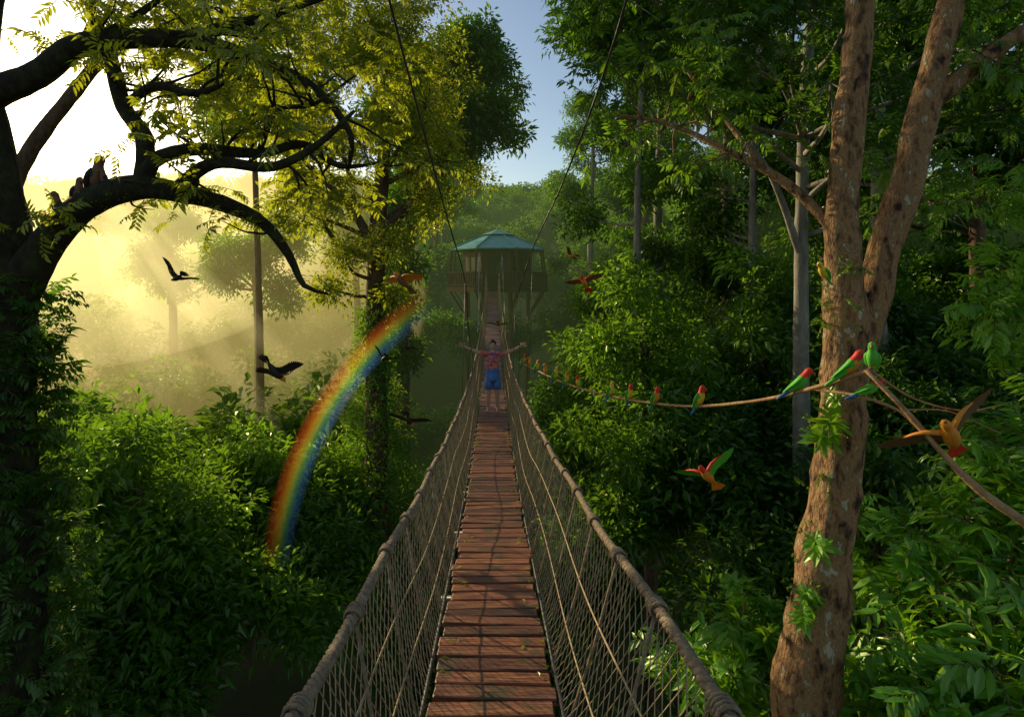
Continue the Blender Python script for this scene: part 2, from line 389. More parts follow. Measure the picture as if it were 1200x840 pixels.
for k in range(460):
    z=rng.uniform(-9,-.6); a=rng.uniform(0,6.28); r=.35+1.0*min(1,max(0,-z-1.8)/5)*rng.uniform(.5,1); ivy.append((-3.86+r*math.cos(a),16+r*math.sin(a),z))
tree('rainforest_tree',tr,lm,lobes,BARK,P_CG,18,9,.6,1.0,extra=[('ivy',ivy,P_CM,.45,.8)])
tree('rainforest_tree',[(-12.6,13.6,-13,.25),(-12.4,13.5,0,.2),(-10,13.2,4.6,.14),(-7.6,13,6,.1)],[],
     [(-6.8,13,6.5,1.1),(-5.4,12.6,6.0,1.1),(-6.6,13,7.4,1.2),(-4.4,12.8,6.6,1.2)],BARK,P_CG,17,9,.6,1.0)
tree('rainforest_tree',[(-5.4,28,-14,.4),(-5.3,28,-2,.3),(-4.6,28,5,.25),(-3.4,28,9,.2)],[],
     [(-2.4,28,11.2,1.9),(-4.2,28,9.6,1.8),(-.8,28,9.8,1.7),(-2.6,27,7.8,1.8),(-4.8,27.5,7.0,1.5),(-.8,27.6,7.6,1.4),(-1.9,28,6.4,1.1),(-4.4,28,5,1.3),(-6,28,8.5,1.5),(-5.2,27,3.6,1.0),(-5.8,28,2.6,1.0),(-5.2,27.2,.6,.8),(-5.6,27.3,-1.4,.9),(-5.4,27.3,-3.6,1.3)],BARK,P_CD,17,9,1.0,1.6)
for (x,y,h,s) in [(-14,31,1.5,1.1),(-10.5,38,5,1.3),(-30,48,5,1.8),(-17,52,7,1.6),(-7.5,56,9,1.4),(-8,66,12,1.7),(-10.6,23.5,7.5,.8),(-24,40,3,1.4)]:
    lobes=[(x+s*rng.uniform(-2,2),y+rng.uniform(-1.5,1.5),h+s*rng.uniform(-2.6,1.6),s*rng.uniform(.8,1.3)) for k in range(9)]
    tree('rainforest_tree',[(x,y,-13,.3*s),(x+.2,y,-4,.2*s),(x-.1,y,h,.12*s)],[],lobes,BARK,P_CM,12,7,1.0,1.6)

# ------------------------------------------------------------------ right foreground tree (forked)
trunkR=[(2.45,5.4,-13,.45),(2.6,5.35,-7,.36),(2.74,5.3,-4.05,.28),(2.93,5.3,-2.5,.23),(3.06,5.3,-1.35,.20),(3.12,5.3,-.56,.18),(3.08,5.3,.64,.145),(3.18,5.3,1.83,.13),(3.24,5.3,2.7,.12),(3.3,5.4,5.5,.09)]
limbsR=[
 [(3.12,5.38,-1.3,.14),(3.28,5.4,-.75,.16),(3.5,5.4,.16,.155),(3.78,5.45,.95,.145),(4.0,5.5,1.75,.135),(4.3,5.6,2.7,.12),(4.9,5.8,4.6,.08)],
 [(4.02,5.5,1.7,.09),(4.4,5.4,2.05,.08),(4.9,5.3,2.4,.06),(5.6,5.2,2.7,.03)],
 [(3.08,5.35,.45,.06),(2.72,5.6,.95,.045),(2.25,5.9,1.35,.035),(1.7,6.3,1.75,.025),(1.1,6.6,1.95,.012)],
 [(2.5,5.7,1.15,.03),(2.3,6.2,1.8,.025),(1.9,6.6,2.6,.012)],
 [(3.6,5.4,.5,.05),(3.9,5.9,.9,.04),(4.6,6.4,1.1,.02)],
]
tw=[];ends=[]
for l,nn in zip(limbsR,[7,8,12,8,6]):
    a,b=twig_paths(l,nn,(.4,.9),.45,.014); tw+=a; ends+=b
ends=[e for e in ends if not (e[1]<5.5 and e[2]<1.2)]
epi=[(2.82,5.05,-1.0),(2.8,5.0,-1.15),(2.76,5.05,-1.35),(2.85,5.05,-1.25),(2.68,5.05,-2.3),(2.6,5.05,-2.75),(2.55,5.0,-2.9),(2.68,5.0,-2.8)]
epi2=[]
for k in range(60):
    z=rng.uniform(-3.2,.3); a=rng.uniform(2,5.2); epi2.append((3.0+(z+1.3)*.07+.2*math.cos(a),5.3+.2*math.sin(a),z))
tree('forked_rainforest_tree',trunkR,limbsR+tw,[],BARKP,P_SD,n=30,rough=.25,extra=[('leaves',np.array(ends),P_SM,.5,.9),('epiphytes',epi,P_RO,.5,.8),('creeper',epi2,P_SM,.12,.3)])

tree('canopy_tree',[(6.2,12,-13,.24),(6.1,12,-2,.16),(6.15,12,3,.12),(6.4,12,7,.1)],
     [[(6.1,12,.5,.08),(5.2,11.5,2.2,.06),(4,11,3.2,.04)]],
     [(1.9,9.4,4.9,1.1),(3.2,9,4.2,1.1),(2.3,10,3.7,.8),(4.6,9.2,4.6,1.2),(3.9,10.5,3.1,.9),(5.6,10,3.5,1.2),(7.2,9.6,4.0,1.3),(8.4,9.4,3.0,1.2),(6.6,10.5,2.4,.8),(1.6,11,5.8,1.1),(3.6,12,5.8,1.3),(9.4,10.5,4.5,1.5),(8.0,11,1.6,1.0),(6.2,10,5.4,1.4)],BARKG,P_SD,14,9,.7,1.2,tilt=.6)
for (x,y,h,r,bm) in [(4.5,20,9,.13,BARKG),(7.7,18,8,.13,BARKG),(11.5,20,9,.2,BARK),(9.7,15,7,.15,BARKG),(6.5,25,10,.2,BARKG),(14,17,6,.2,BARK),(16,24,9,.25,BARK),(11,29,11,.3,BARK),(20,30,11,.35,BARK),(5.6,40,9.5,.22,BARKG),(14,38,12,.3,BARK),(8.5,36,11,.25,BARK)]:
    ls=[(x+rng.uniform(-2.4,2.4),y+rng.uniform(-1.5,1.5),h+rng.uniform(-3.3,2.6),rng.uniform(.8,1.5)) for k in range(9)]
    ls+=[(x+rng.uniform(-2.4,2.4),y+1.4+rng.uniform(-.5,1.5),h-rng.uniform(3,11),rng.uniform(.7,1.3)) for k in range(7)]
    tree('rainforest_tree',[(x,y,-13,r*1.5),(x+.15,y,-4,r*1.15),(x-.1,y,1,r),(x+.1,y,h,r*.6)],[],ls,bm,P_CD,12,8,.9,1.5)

sl=[(4.4,5.2,-3.1,.75),(3.8,4.9,-3.6,.6),(5.2,6,-2.6,.9),(3.4,6.8,-4.4,.8),(2.5,6.9,-4.7,.7),(5.6,5.4,-3.6,.8),(4.4,6.6,-3.1,.8),(6.2,6.8,-2.4,.9),(4.1,4.3,-3.5,.5),(7.5,7,-2.0,1),(4.9,4.6,-3.2,.5)]
e=empty('broadleaf_shrub',(4.4,5.4,-7)); mb=MB()
for (x,y,z,R) in sl:
    for k in range(3):
        q=spline([(4.4+rng.uniform(-1,1),5.6+rng.uniform(-.6,.6),-8,.04),(x+rng.uniform(-.3,.3),y,z-1.4,.025),(x+rng.uniform(-.3,.3),y,z+.2,.01)],.3); mb.tube(q[:,:3],q[:,3],6)
o=mb.obj('stems',[BARK]); o.parent=e; o.matrix_parent_inverse=Matrix.Translation((-4.4,-5.4,7))
for nm,pts,cc in [('broad_leaves',lobe_points(sl,13,9),P_RO),('leaf_sprays',lobe_points(sl,8,8),P_SB)]:
    f=scatter(nm,pts,cc,.6,1.1,.35); f.parent=e; f.matrix_parent_inverse=Matrix.Translation((-4.4,-5.4,7))
vl=[(5.6,6.2,.0,.6),(5.9,6.4,-.8,.6),(6.3,6.3,.8,.7),(5.2,6.0,-.3,.35),(6.4,6.6,-1.6,.6)]
scatter('hanging_vine',lobe_points(vl,8,7),P_SB,.5,.9)

# ------------------------------------------------------------------ suspension bridge
cx=lambda y:-.034*y
def dz(y): return -3.1+(.0064 if y<15 else .00407)*(y-15)**2
def lerp(a,b,t): t=max(0,min(1,t)); return a+(b-a)*t
hw=lambda y,s=1:lerp(.62 if s>0 else .52,.46,(y-2)/12); hh=lambda y:lerp(.80,1.05,(y-2)/12)
def side_pt(s,y,t,off=0):
    x=cx(y)+s*lerp(.345,hw(y,s),t**.8); return Vector((x,y,dz(y)-.02+t*(hh(y)+.02)+.015*math.sin(y*3.1+s)*t))
br=empty('suspension_bridge')
Y0,Y1=-2.0,40.6
m,nt,nd,lk=newmat('plank_wood')
geo=nd.new('ShaderNodeNewGeometry'); tc=nd.new('ShaderNodeTexCoord'); mp=nd.new('ShaderNodeMapping'); mp.inputs['Scale'].default_value=(1.2,14,14)
lk.new(tc.outputs['Object'],mp.inputs[0]); nz=nd.new('ShaderNodeTexNoise'); nz.inputs['Scale'].default_value=5; nz.inputs['Detail'].default_value=8; lk.new(mp.outputs[0],nz.inputs[0])
r=ramp(nd,[(.3,(.07,.024,.011)),(.5,(.23,.082,.033)),(.72,(.44,.185,.075))]); lk.new(nz.outputs[0],r.inputs[0])
r2=ramp(nd,[(0,(.35,.32,.32)),(.5,(.9,.9,.9)),(1,(1.3,1.2,1.05))]); lk.new(geo.outputs['Random Per Island'],r2.inputs[0])
mx=nd.new('ShaderNodeMix'); mx.data_type='RGBA'; mx.blend_type='MULTIPLY'; mx.inputs[0].default_value=1; lk.new(r.outputs[0],mx.inputs[6]); lk.new(r2.outputs[0],mx.inputs[7])
n3=nd.new('ShaderNodeTexNoise'); n3.inputs['Scale'].default_value=4.5; n3.inputs['Detail'].default_value=7; lk.new(tc.outputs['Object'],n3.inputs[0])
r3=ramp(nd,[(.55,(0,0,0)),(.66,(.8,.8,.8))]); lk.new(n3.outputs[0],r3.inputs[0])
mx2=nd.new('ShaderNodeMix'); mx2.data_type='RGBA'; lk.new(r3.outputs[0],mx2.inputs[0]); lk.new(mx.outputs[2],mx2.inputs[6]); mx2.inputs[7].default_value=(.07,.06,.018,1)
b=nd.new('ShaderNodeBsdfPrincipled'); b.inputs['Roughness'].default_value=.5; lk.new(mx2.outputs[2],b.inputs['Base Color'])
bp=nd.new('ShaderNodeBump'); bp.inputs['Strength'].default_value=.7; bp.inputs['Distance'].default_value=.012; lk.new(nz.outputs[0],bp.inputs['Height']); lk.new(bp.outputs[0],b.inputs['Normal'])
o=nd.new('ShaderNodeOutputMaterial'); lk.new(b.outputs[0],o.inputs[0]); PLANK=m
mb=MB(); y=Y0
while y<Y1:
    w=.124+rng.uniform(-.012,.008); sl_=math.atan((dz(y+.1)-dz(y-.1))/.2)
    R=Matrix.Rotation(sl_+rng.normal(0,.014),3,'X')@Matrix.Rotation(rng.normal(0,.018),3,'Z')@Matrix.Rotation(rng.normal(0,.012),3,'Y')
    mb.box((cx(y)+rng.normal(0,.010),y,dz(y)+rng.normal(0,.003)),.66+rng.uniform(-.03,.02),w,.032,0,R,.005)
    y+=w+.021
mb.obj('planks',[PLANK],br,False)
mb=MB()
for s in (-1,1):
    for off in (.30,.12):
        mb.tube([(cx(y)+s*off,y,dz(y)-.045) for y in np.arange(Y0,Y1,.5)],.02,6)
    mb.tube([(cx(y)+s*.355,y,dz(y)+.0) for y in np.arange(Y0,Y1,.4)],.012,6)
y=Y0
while y<Y1: mb.box((cx(y),y,dz(y)-.08),.8,.05,.05); y+=1.6
mb.obj('bearers',[STEEL],br)
mb=MB()
for s in (-1,1):
    ys_=np.arange(.2,15,.014)
    for k in range(3):
        pts=[]
        for y in ys_:
            p=side_pt(s,y,1); a=2*math.pi*(y/.11)+k*2.094; pts.append(p+Vector((math.cos(a)*.0115,0,math.sin(a)*.0115)))
        mb.tube(pts,.0125,6)
    mb.tube([side_pt(s,y,1) for y in np.arange(15,Y1,.3)],.02,6)
    mb.tube([side_pt(s,y,1) for y in np.arange(Y0,.3,.1)],.02,6)
mb.obj('hand_ropes',[ROPE],br)
mb=MB()
for s in (-1,1):
    for (ya,yb,st) in [(.4,15,.075),(15,Y1,.28)]:
        y=ya-1
        while y<yb:
            for dr in (-1,1):
                pts=[]
                n_=7
                for j in range(n_+1):
                    t=j/n_; yy=y+ (t if dr>0 else 1-t)*.55
                    if ya<=yy<=yb: 
                        q=side_pt(s,yy,t); q.x+=s*.012*math.sin(t*3.14)+.006*math.sin(yy*13+t*5); q.y+=.008*math.sin(yy*17+t*11); pts.append(q)
                if len(pts)>1: mb.tube(pts,.0024 if yb<=15 else .004,3)
            y+=st
    for t in (.3,.62):
        mb.tube([side_pt(s,y,t+.04*math.sin(y*1.3+s)) for y in np.arange(.3,Y1,.15)],.005,4)
mb.obj('netting',[NET],br,False)
mb=MB()
for s in (-1,1):
    y=.9
    while y<Y1:
        a=side_pt(s,y,0)+Vector((0,0,-.06)); c=side_pt(s,y,1); md_=a.lerp(c,.5)+Vector((s*.015,rng.normal(0,.01),0))
        mb.tube([a,md_,c],.0075,6)
        if y<15:
            pts=[]
            for k in range(40):
                an=k*.62; p=side_pt(s,y-.035+k*.0018,1); pts.append(p+Vector((math.cos(an)*.031,0,math.sin(an)*.031)))
            mb.tube(pts,.007,5)
        y+=.62
mb.obj('vertical_ropes',[ROPE],br)
cabL=[(-1.0,-3,5.0,1),(-.85,1.5,2.9,1),(-.76,3.5,1.75,1),(-.72,6,.80,1),(-.74,9,-.02,1),(-.86,11.3,-1.0,1),(-.94,14,-1.98,1)]
cabR=[(.9,-3,5.0,1),(.8,1.5,2.9,1),(.71,3.5,1.75,1),(.56,6,1.1,1),(.34,9,.55,1),(.12,12,-.3,1),(-.02,15,-1.3,1),(-.1,18,-1.9,1)]
farL=[(-2.3,40,2.0,1),(-1.9,32,.2,1),(-1.5,26,-1.0,1),(-1.2,20,-1.9,1)]; farR=[(-.7,40,2.0,1),(-.5,32,.2,1),(-.35,26,-1.0,1),(-.2,20,-1.9,1)]
mb=MB()
for c in (cabL,cabR): 
    q=spline(c,.3); mb.tube(q[:,:3],.009,6)
for c in (farL,farR): 
    q=spline(c,.5); mb.tube(q[:,:3],.016,6)
for s,c in ((-1,cabL),(1,cabR)):
    q=spline(c,.1)
    for yy in (9,11,13):
        i=int(np.abs(q[:,1]-yy).argmin()); mb.tube([q[i][:3],side_pt(s,yy,1)],.005,5)
for s,c in ((-1,farL),(1,farR)):
    q=spline(c,.1)
    for yy in np.arange(21,39,2.2):
        i=int(np.abs(q[:,1]-yy).argmin()); mb.tube([q[i][:3],side_pt(s,yy,1)],.008,5)
mb.obj('suspension_cables',[STEEL],br)
mb=MB()
for k in range(150):
    y=rng.uniform(1.8,14); x=cx(y)+rng.choice([-1,1])*(.33-abs(rng.normal(0,.07))); a=rng.uniform(0,6.28)
    leaf_simple(mb,Vector((x,y,dz(y)+.024)),Vector((math.cos(a),math.sin(a),.15)),Vector((0,0,1)),rng.uniform(.03,.07),rng.uniform(.015,.03))
mb.obj('fallen_leaves',[LG],br,False)

# ------------------------------------------------------------------ treehouse pavilion
ROOF=solid('roof_green_metal',[(.3,(.09,.28,.23)),(.7,(.18,.42,.36))],2,.5,.1,metal=.1)
GLASS=solid('window_dark',[(.3,(.012,.015,.012)),(.7,(.03,.03,.02))],3,.2,0)
WALL=solid('timber_wall',[(.3,(.07,.035,.018)),(.7,(.16,.085,.045))],3,.8,.3,(6,6,1))
ph=empty('treehouse_pavilion',(-1.1,44,-.4))
def part(mb,name,mats,smooth=False):
    o=mb.obj(name,mats,smooth=smooth); o.parent=ph; return o
def octa(r,z,n=8,ph0=math.pi/8): return [(r*math.cos(ph0+2*math.pi*i/n),r*math.sin(ph0+2*math.pi*i/n),z) for i in range(n)]
mb=MB()
mb.add(octa(4.1,-.35)+octa(4.1,0),[tuple(range(8,16)),tuple(range(7,-1,-1))]+[(i,(i+1)%8,8+(i+1)%8,8+i) for i in range(8)]); part(mb,'platform',[DARKWOOD])
mb=MB()
mb.add(octa(3.75,2.75)+octa(3.75,2.83)+octa(1.2,3.9),[tuple(range(7,-1,-1))]+[(i,(i+1)%8,8+(i+1)%8,8+i) for i in range(8)]+[(8+i,8+(i+1)%8,16+(i+1)%8,16+i) for i in range(8)])
mb.add(octa(1.35,3.98)+[(0,0,4.45)],[(i,(i+1)%8,8) for i in range(8)]+[tuple(range(7,-1,-1))])
for i in range(8):
    a=octa(3.76,2.86)[i]; c=octa(1.2,3.94)[i]; mb.tube([a,c],.05,5)
mb.tube([(0,0,4.4),(0,0,4.75)],[.08,.03],6); part(mb,'roof',[ROOF])
mb=MB(); o8=octa(2.75,0); mbw=MB()
for i in range(8):
    a=Vector(o8[i]); c=Vector(o8[(i+1)%8]); mid=(a+c)/2; L=(c-a).length; an=math.atan2((c-a).y,(c-a).x); R=Matrix.Rotation(an,3,'Z')
    if mid.y<-2.3:
        mb.box(mid+R@Vector((-.85,0,1.3)),.35,.1,2.6,0,R); mb.box(mid+R@Vector((.85,0,1.3)),.35,.1,2.6,0,R); mb.box(mid+Vector((0,0,2.42)),1.34,.1,.36,0,R); continue
    mb.box(mid+Vector((0,0,.5)),L,.1,1.0,0,R); mb.box(mid+Vector((0,0,2.4)),L,.1,.4,0,R)
    for k in range(4): mb.box(mid+R@Vector((-L/2+.1+k*(L-.2)/3,0,1.6)),.12,.11,1.2,0,R)
    mbw.box(mid+Vector((0,0,1.6)),L-.1,.03,1.19,0,R)
part(mb,'walls',[WALL]); part(mbw,'windows',[GLASS])
mb=MB(); o8=octa(4.0,0)
for i in range(8):
    a=Vector(o8[i]); c=Vector(o8[(i+1)%8]); mid=(a+c)/2
    mb.tube([a,Vector((a.x*.92,a.y*.92,2.78))],.08,6)
    gap=mid.y<-3
    for k in range(17):
        t=k/16
        if gap and .3<t<.7: continue
        p=a.lerp(c,t); mb.tube([p,p+Vector((0,0,1.05))],.045,4)
    for z in (.15,1.05):
        if gap: mb.tube([a+Vector((0,0,z)),a.lerp(c,.3)+Vector((0,0,z))],.065,5); mb.tube([a.lerp(c,.7)+Vector((0,0,z)),c+Vector((0,0,z))],.065,5)
        else: mb.tube([a+Vector((0,0,z)),c+Vector((0,0,z))],.065,5)
for i in range(8):
    a=Vector(octa(2.6,0)[i]); mb.tube([a+Vector((0,0,-.2)),a*.9+Vector((0,0,-14))],.16,8)
    mb.tube([Vector(octa(3.9,0)[i])+Vector((0,0,-.2)),a+Vector((0,0,-2.2))],.08,6)
part(mb,'railing_and_posts',[DARKWOOD])
mb=MB(); mb.box((-.3,-3.95,-.1),1.6,.9,.12); part(mb,'landing',[DARKWOOD])
# shrubs crowding the stilts below the platform
tree('understory_tree',[(-1.4,45,-14,.2),(-1.4,45,-6,.15),(-1.4,44.6,-3.6,.1)],[],[(-3.6,42.4,-4.2,1.6),(.8,42.6,-4.4,1.6),(-1.4,44,-4.6,1.7),(2.6,44,-3.6,1.5),(-5.2,44,-3.4,1.5)],BARK,P_CD,12,8,1.1,1.7)

# ------------------------------------------------------------------ person
def skin_obj(name,J,E,mat,parent,root=0,sub=2):
    me=bpy.data.meshes.new(name); me.from_pydata([j[:3] for j in J],E,[]); me.materials.append(mat)
    o=bpy.data.objects.new(name,me); scene.collection.objects.link(o); o.parent=parent
    sk=o.modifiers.new('skin','SKIN'); sk.use_smooth_shade=True
    for i,j in enumerate(J):
        d=me.skin_vertices[0].data[i]; r=j[3]; d.radius=(r,j[4] if len(j)>4 else r); d.use_root=(i==root)
    s=o.modifiers.new('sub','SUBSURF'); s.levels=sub; s.render_levels=sub
    return o
pe=empty('person',(cx(13.4),13.4,dz(13.4)+.018))
J=[(0,0,.90,.13,.10),(0,0,1.03,.11,.085),(0,0,1.2,.135,.1),(0,.005,1.33,.12,.08),(0,0,1.41,.05,.05),(0,-.005,1.48,.045,.045)]
E=[(0,1),(1,2),(2,3),(3,4),(4,5)]
for s in (-1,1):
    i=len(J); J+=[(s*.17,0,1.355,.052),(s*.42,.0,1.43,.044),(s*.64,-.01,1.53,.032),(s*.69,-.012,1.555,.034,.02)]; E+=[(3,i),(i,i+1),(i+1,i+2),(i+2,i+3)]
    i=len(J); J+=[(s*.09,0,.82,.085),(s*.10,-.01,.47,.06),(s*.105,.01,.28,.055),(s*.105,.02,.09,.038),(s*.11,-.05,.045,.035,.03),(s*.12,-.14,.03,.032,.022)]; E+=[(0,i)]+[(i+k,i+k+1) for k in range(5)]
skin_obj('body',J,E,SKIN,pe)
for s in (-1,1):
    base=Vector((s*.69,-.012,1.555)); d=Vector((s*.9,0,.42)).normalized(); pdir=Vector((-s*.42,0,.9)).normalized()
    mbh=MB()
    for k,(sp2,L) in enumerate([(-.03,.062),(-.011,.075),(.009,.08),(.028,.07)]):
        a=base+pdir*sp2; dd=(d+pdir*sp2*7).normalized(); q=[a,a+dd*.05,a+dd*(.05+L*.5)+Vector((0,-.006,0)),a+dd*(.05+L)+Vector((0,-.016,0))]
        mbh.tube(q,[.011,.010,.009,.006],7)
    a=base+pdir*.02-d*.02; q=[a,a+(pdir+d*.3)*.035,a+(pdir+d*.7)*.06]; mbh.tube(q,[.012,.011,.007],7)
    o=mbh.obj('fingers',[SKIN],pe)
HAIR=solid('hair_dark',[(.3,(.012,.008,.006)),(.7,(.03,.02,.014))],30,.5,.2); WHITE=solid('eye_white',[(.3,(.6,.6,.6)),(.7,(.7,.7,.7))],3,.3,0); LIP=solid('lip',[(.3,(.3,.09,.07)),(.7,(.36,.12,.09))],3,.5,0)
mb=MB(); n,k=20,16; vs=[]
for i in range(k+1):
    th=math.pi*i/k
    for j in range(n):
        a=2*math.pi*j/n; x=.075*math.sin(th)*math.cos(a); yy=.092*math.sin(th)*math.sin(a); z=.115*math.cos(th)
        if z<-.02: x*=1-.35*(-z-.02)/.095; yy=yy*(1-.15*(-z)/.1)-.012*(-z)/.1
        if yy<-.05 and abs(x)<.02 and -.045<z<.015: yy-=.018*(1-abs(x)/.02)*(1 if z<-.01 else .5)
        if yy<-.05 and .015<abs(x)<.045 and .0<z<.03: yy+=.008
        vs.append((x,yy,z+1.565))
mb.add(vs,[(i*n+j,(i+1)*n+j,(i+1)*n+(j+1)%n,i*n+(j+1)%n) for i in range(k) for j in range(n)])
for s in (-1,1):
    mb.tube([(s*.075,0,1.585),(s*.085,.01,1.57),(s*.076,.005,1.54)],[.01,.014,.008],6)
    mb.tube([(s*.018,-.083,1.575),(s*.03,-.084,1.577),(s*.042,-.078,1.575)],[.004,.008,.004],6,1)
    mb.tube([(s*.03,-.0925,1.577),(s*.03,-.0945,1.577)],[.005,.003],6,2); mb.tube([(s*.016,-.09,1.597),(s*.032,-.09,1.602),(s*.048,-.08,1.597)],.004,5,2)
mb.tube([(-.024,-.09,1.515),(0,-.097,1.512),(.024,-.09,1.515)],[.004,.007,.004],6,3)
mb.obj('head',[SKIN,WHITE,HAIR,LIP],pe)
mb=MB(); vs=[]; 
for i in range(12):
    th=math.pi*.62*i/11
    for j in range(24):
        a=2*math.pi*j/24; fr=max(0,-math.sin(a)); t2=min(th,math.pi*.62-fr*1.0) ; rr=1.12+.06*noise.noise(Vector((math.cos(a)*3,math.sin(a)*3,th*4)))
        vs.append((.077*rr*math.sin(t2)*math.cos(a),.006+.094*rr*math.sin(t2)*math.sin(a),1.572+.118*rr*math.cos(t2)))
mb.add(vs,[(i*24+j,(i+1)*24+j,(i+1)*24+(j+1)%24,i*24+(j+1)%24) for i in range(11) for j in range(24)])
mb.obj('hair',[HAIR],pe)
BLUE=solid('cloth_blue',[(.3,(.05,.11,.3)),(.7,(.09,.19,.44))],18,.8,.2); ORANGE=solid('cloth_pattern',[(.46,(.72,.17,.05)),(.56,(.10,.07,.2))],16,.8,.2)
mb=MB(); rings=[(.80,.178,.128),(.9,.162,.12),(1.03,.134,.104),(1.15,.144,.11),(1.25,.157,.114),(1.33,.162,.102),(1.385,.12,.08),(1.415,.07,.06)]
vs=[];n=28
for z,a,b_ in rings:
    for j in range(n):
        an=2*math.pi*j/n; w=1+(.03*math.sin(an*7) if z<.85 else .012*math.sin(an*5+z*20)); vs.append((a*w*math.cos(an),b_*w*math.sin(an),z))
mb.V=[tuple(v) for v in vs]
for i in range(len(rings)-1):
    for j in range(n): mb.F.append((i*n+j,i*n+(j+1)%n,(i+1)*n+(j+1)%n,(i+1)*n+j)); mb.M.append(1 if i>=2 else 0)
for s in (-1,1): mb.tube([(s*.10,0,1.335),(s*.19,0,1.362),(s*.30,0,1.395)],[.075,.070,.062],12,1)
mb.obj('shirt',[BLUE,ORANGE],pe)
SHORTS=solid('cloth_shorts',[(.3,(.06,.13,.36)),(.7,(.10,.22,.5))],14,.8,.2); mb=MB()
mb.tube([(0,0,.74),(0,0,.80),(0,0,.93)],[.158,.168,.15],20,0,0,.72)
for s in (-1,1): mb.tube([(s*.085,0,.86),(s*.095,0,.7),(s*.10,-.005,.54)],[.085,.093,.097],16,0)
mb.obj('shorts',[SHORTS],pe)

# ------------------------------------------------------------------ birds
def cm(n,c,r=.6): return solid(n,[(.3,tuple(.7*x for x in c)),(.7,c)],60,r,.2)
F_GREEN=cm('feather_green',(.10,.48,.03)); F_RED=cm('feather_red',(.8,.05,.015)); F_YEL=cm('feather_yellow',(.85,.55,.03)); F_OR=cm('feather_orange',(.8,.28,.02)); F_DK=cm('feather_dark',(.035,.025,.018)); F_BR=cm('feather_brown',(.2,.10,.04)); F_BL=cm('feather_blue',(.03,.14,.35)); BEAK=cm('beak_horn',(.35,.12,.05),.35); EYE=cm('bird_eye',(.01,.01,.01),.1)
def perched(name,loc,s,yaw,head,body,chest,wing,tail,lean=0):
    mb=MB(); m=[head,body,chest,wing,tail,BEAK,EYE]
    cs=[(-.105,-.155,.007),(-.085,-.12,.012),(-.06,-.08,.015),(-.036,-.035,.024),(-.012,.005,.035),(.004,.04,.041),(.012,.075,.039),(.016,.1,.031),(.021,.122,.028),(.028,.145,.03),(.03,.163,.024),(.028,.176,.009)]
    q=spline([(x,0,z,r) for x,z,r in cs],.02)
    mb.tube(q[:,:3],q[:,3],14,1)
    for fi,f in enumerate(mb.F):
        c=np.mean([mb.V[i] for i in f],axis=0)
        if c[2]>.095: mb.M[fi]=0
        elif c[2]<-.06: mb.M[fi]=4
        elif c[0]>.02 or (c[0]>-.005 and c[2]<.03): mb.M[fi]=2
        else: mb.M[fi]=1
    mb.tube([(.05,0,.150),(.068,0,.146),(.078,0,.134),(.077,0,.124)],[.012,.010,.006,.0015],8,5)
    for sd in (-1,1):
        q=spline([(.0,sd*.024,.092,.012),(-.012,sd*.036,.06,.024),(-.034,sd*.034,.015,.024),(-.06,sd*.022,-.035,.015),(-.085,sd*.008,-.085,.004)],.02)
        mb.tube(q[:,:3],q[:,3],10,3,0,.5)
        mb.tube([(.044,sd*.0235,.150),(.045,sd*.028,.1505)],[.0055,.003],8,6)
        for t in (-.006,.006): mb.tube([(.0,sd*.014,-.005),(.014,sd*.014+t,-.022),(.03,sd*.014+t,-.026),(.034,sd*.014+t,-.036)],[.005,.004,.0035,.002],5,5)
        mb.tube([(-.01,sd*.014,-.0),(-.006,sd*.014,-.03),(.004,sd*.014,-.042)],[.004,.003,.002],5,5)
    M=Matrix.Translation(loc)@Matrix.Rotation(yaw,4,'Z')@Matrix.Rotation(lean,4,'Y')@Matrix.Scale(s,4)@Matrix.Translation((0,0,.03))
    return mb.obj(name,m,matrix=M)
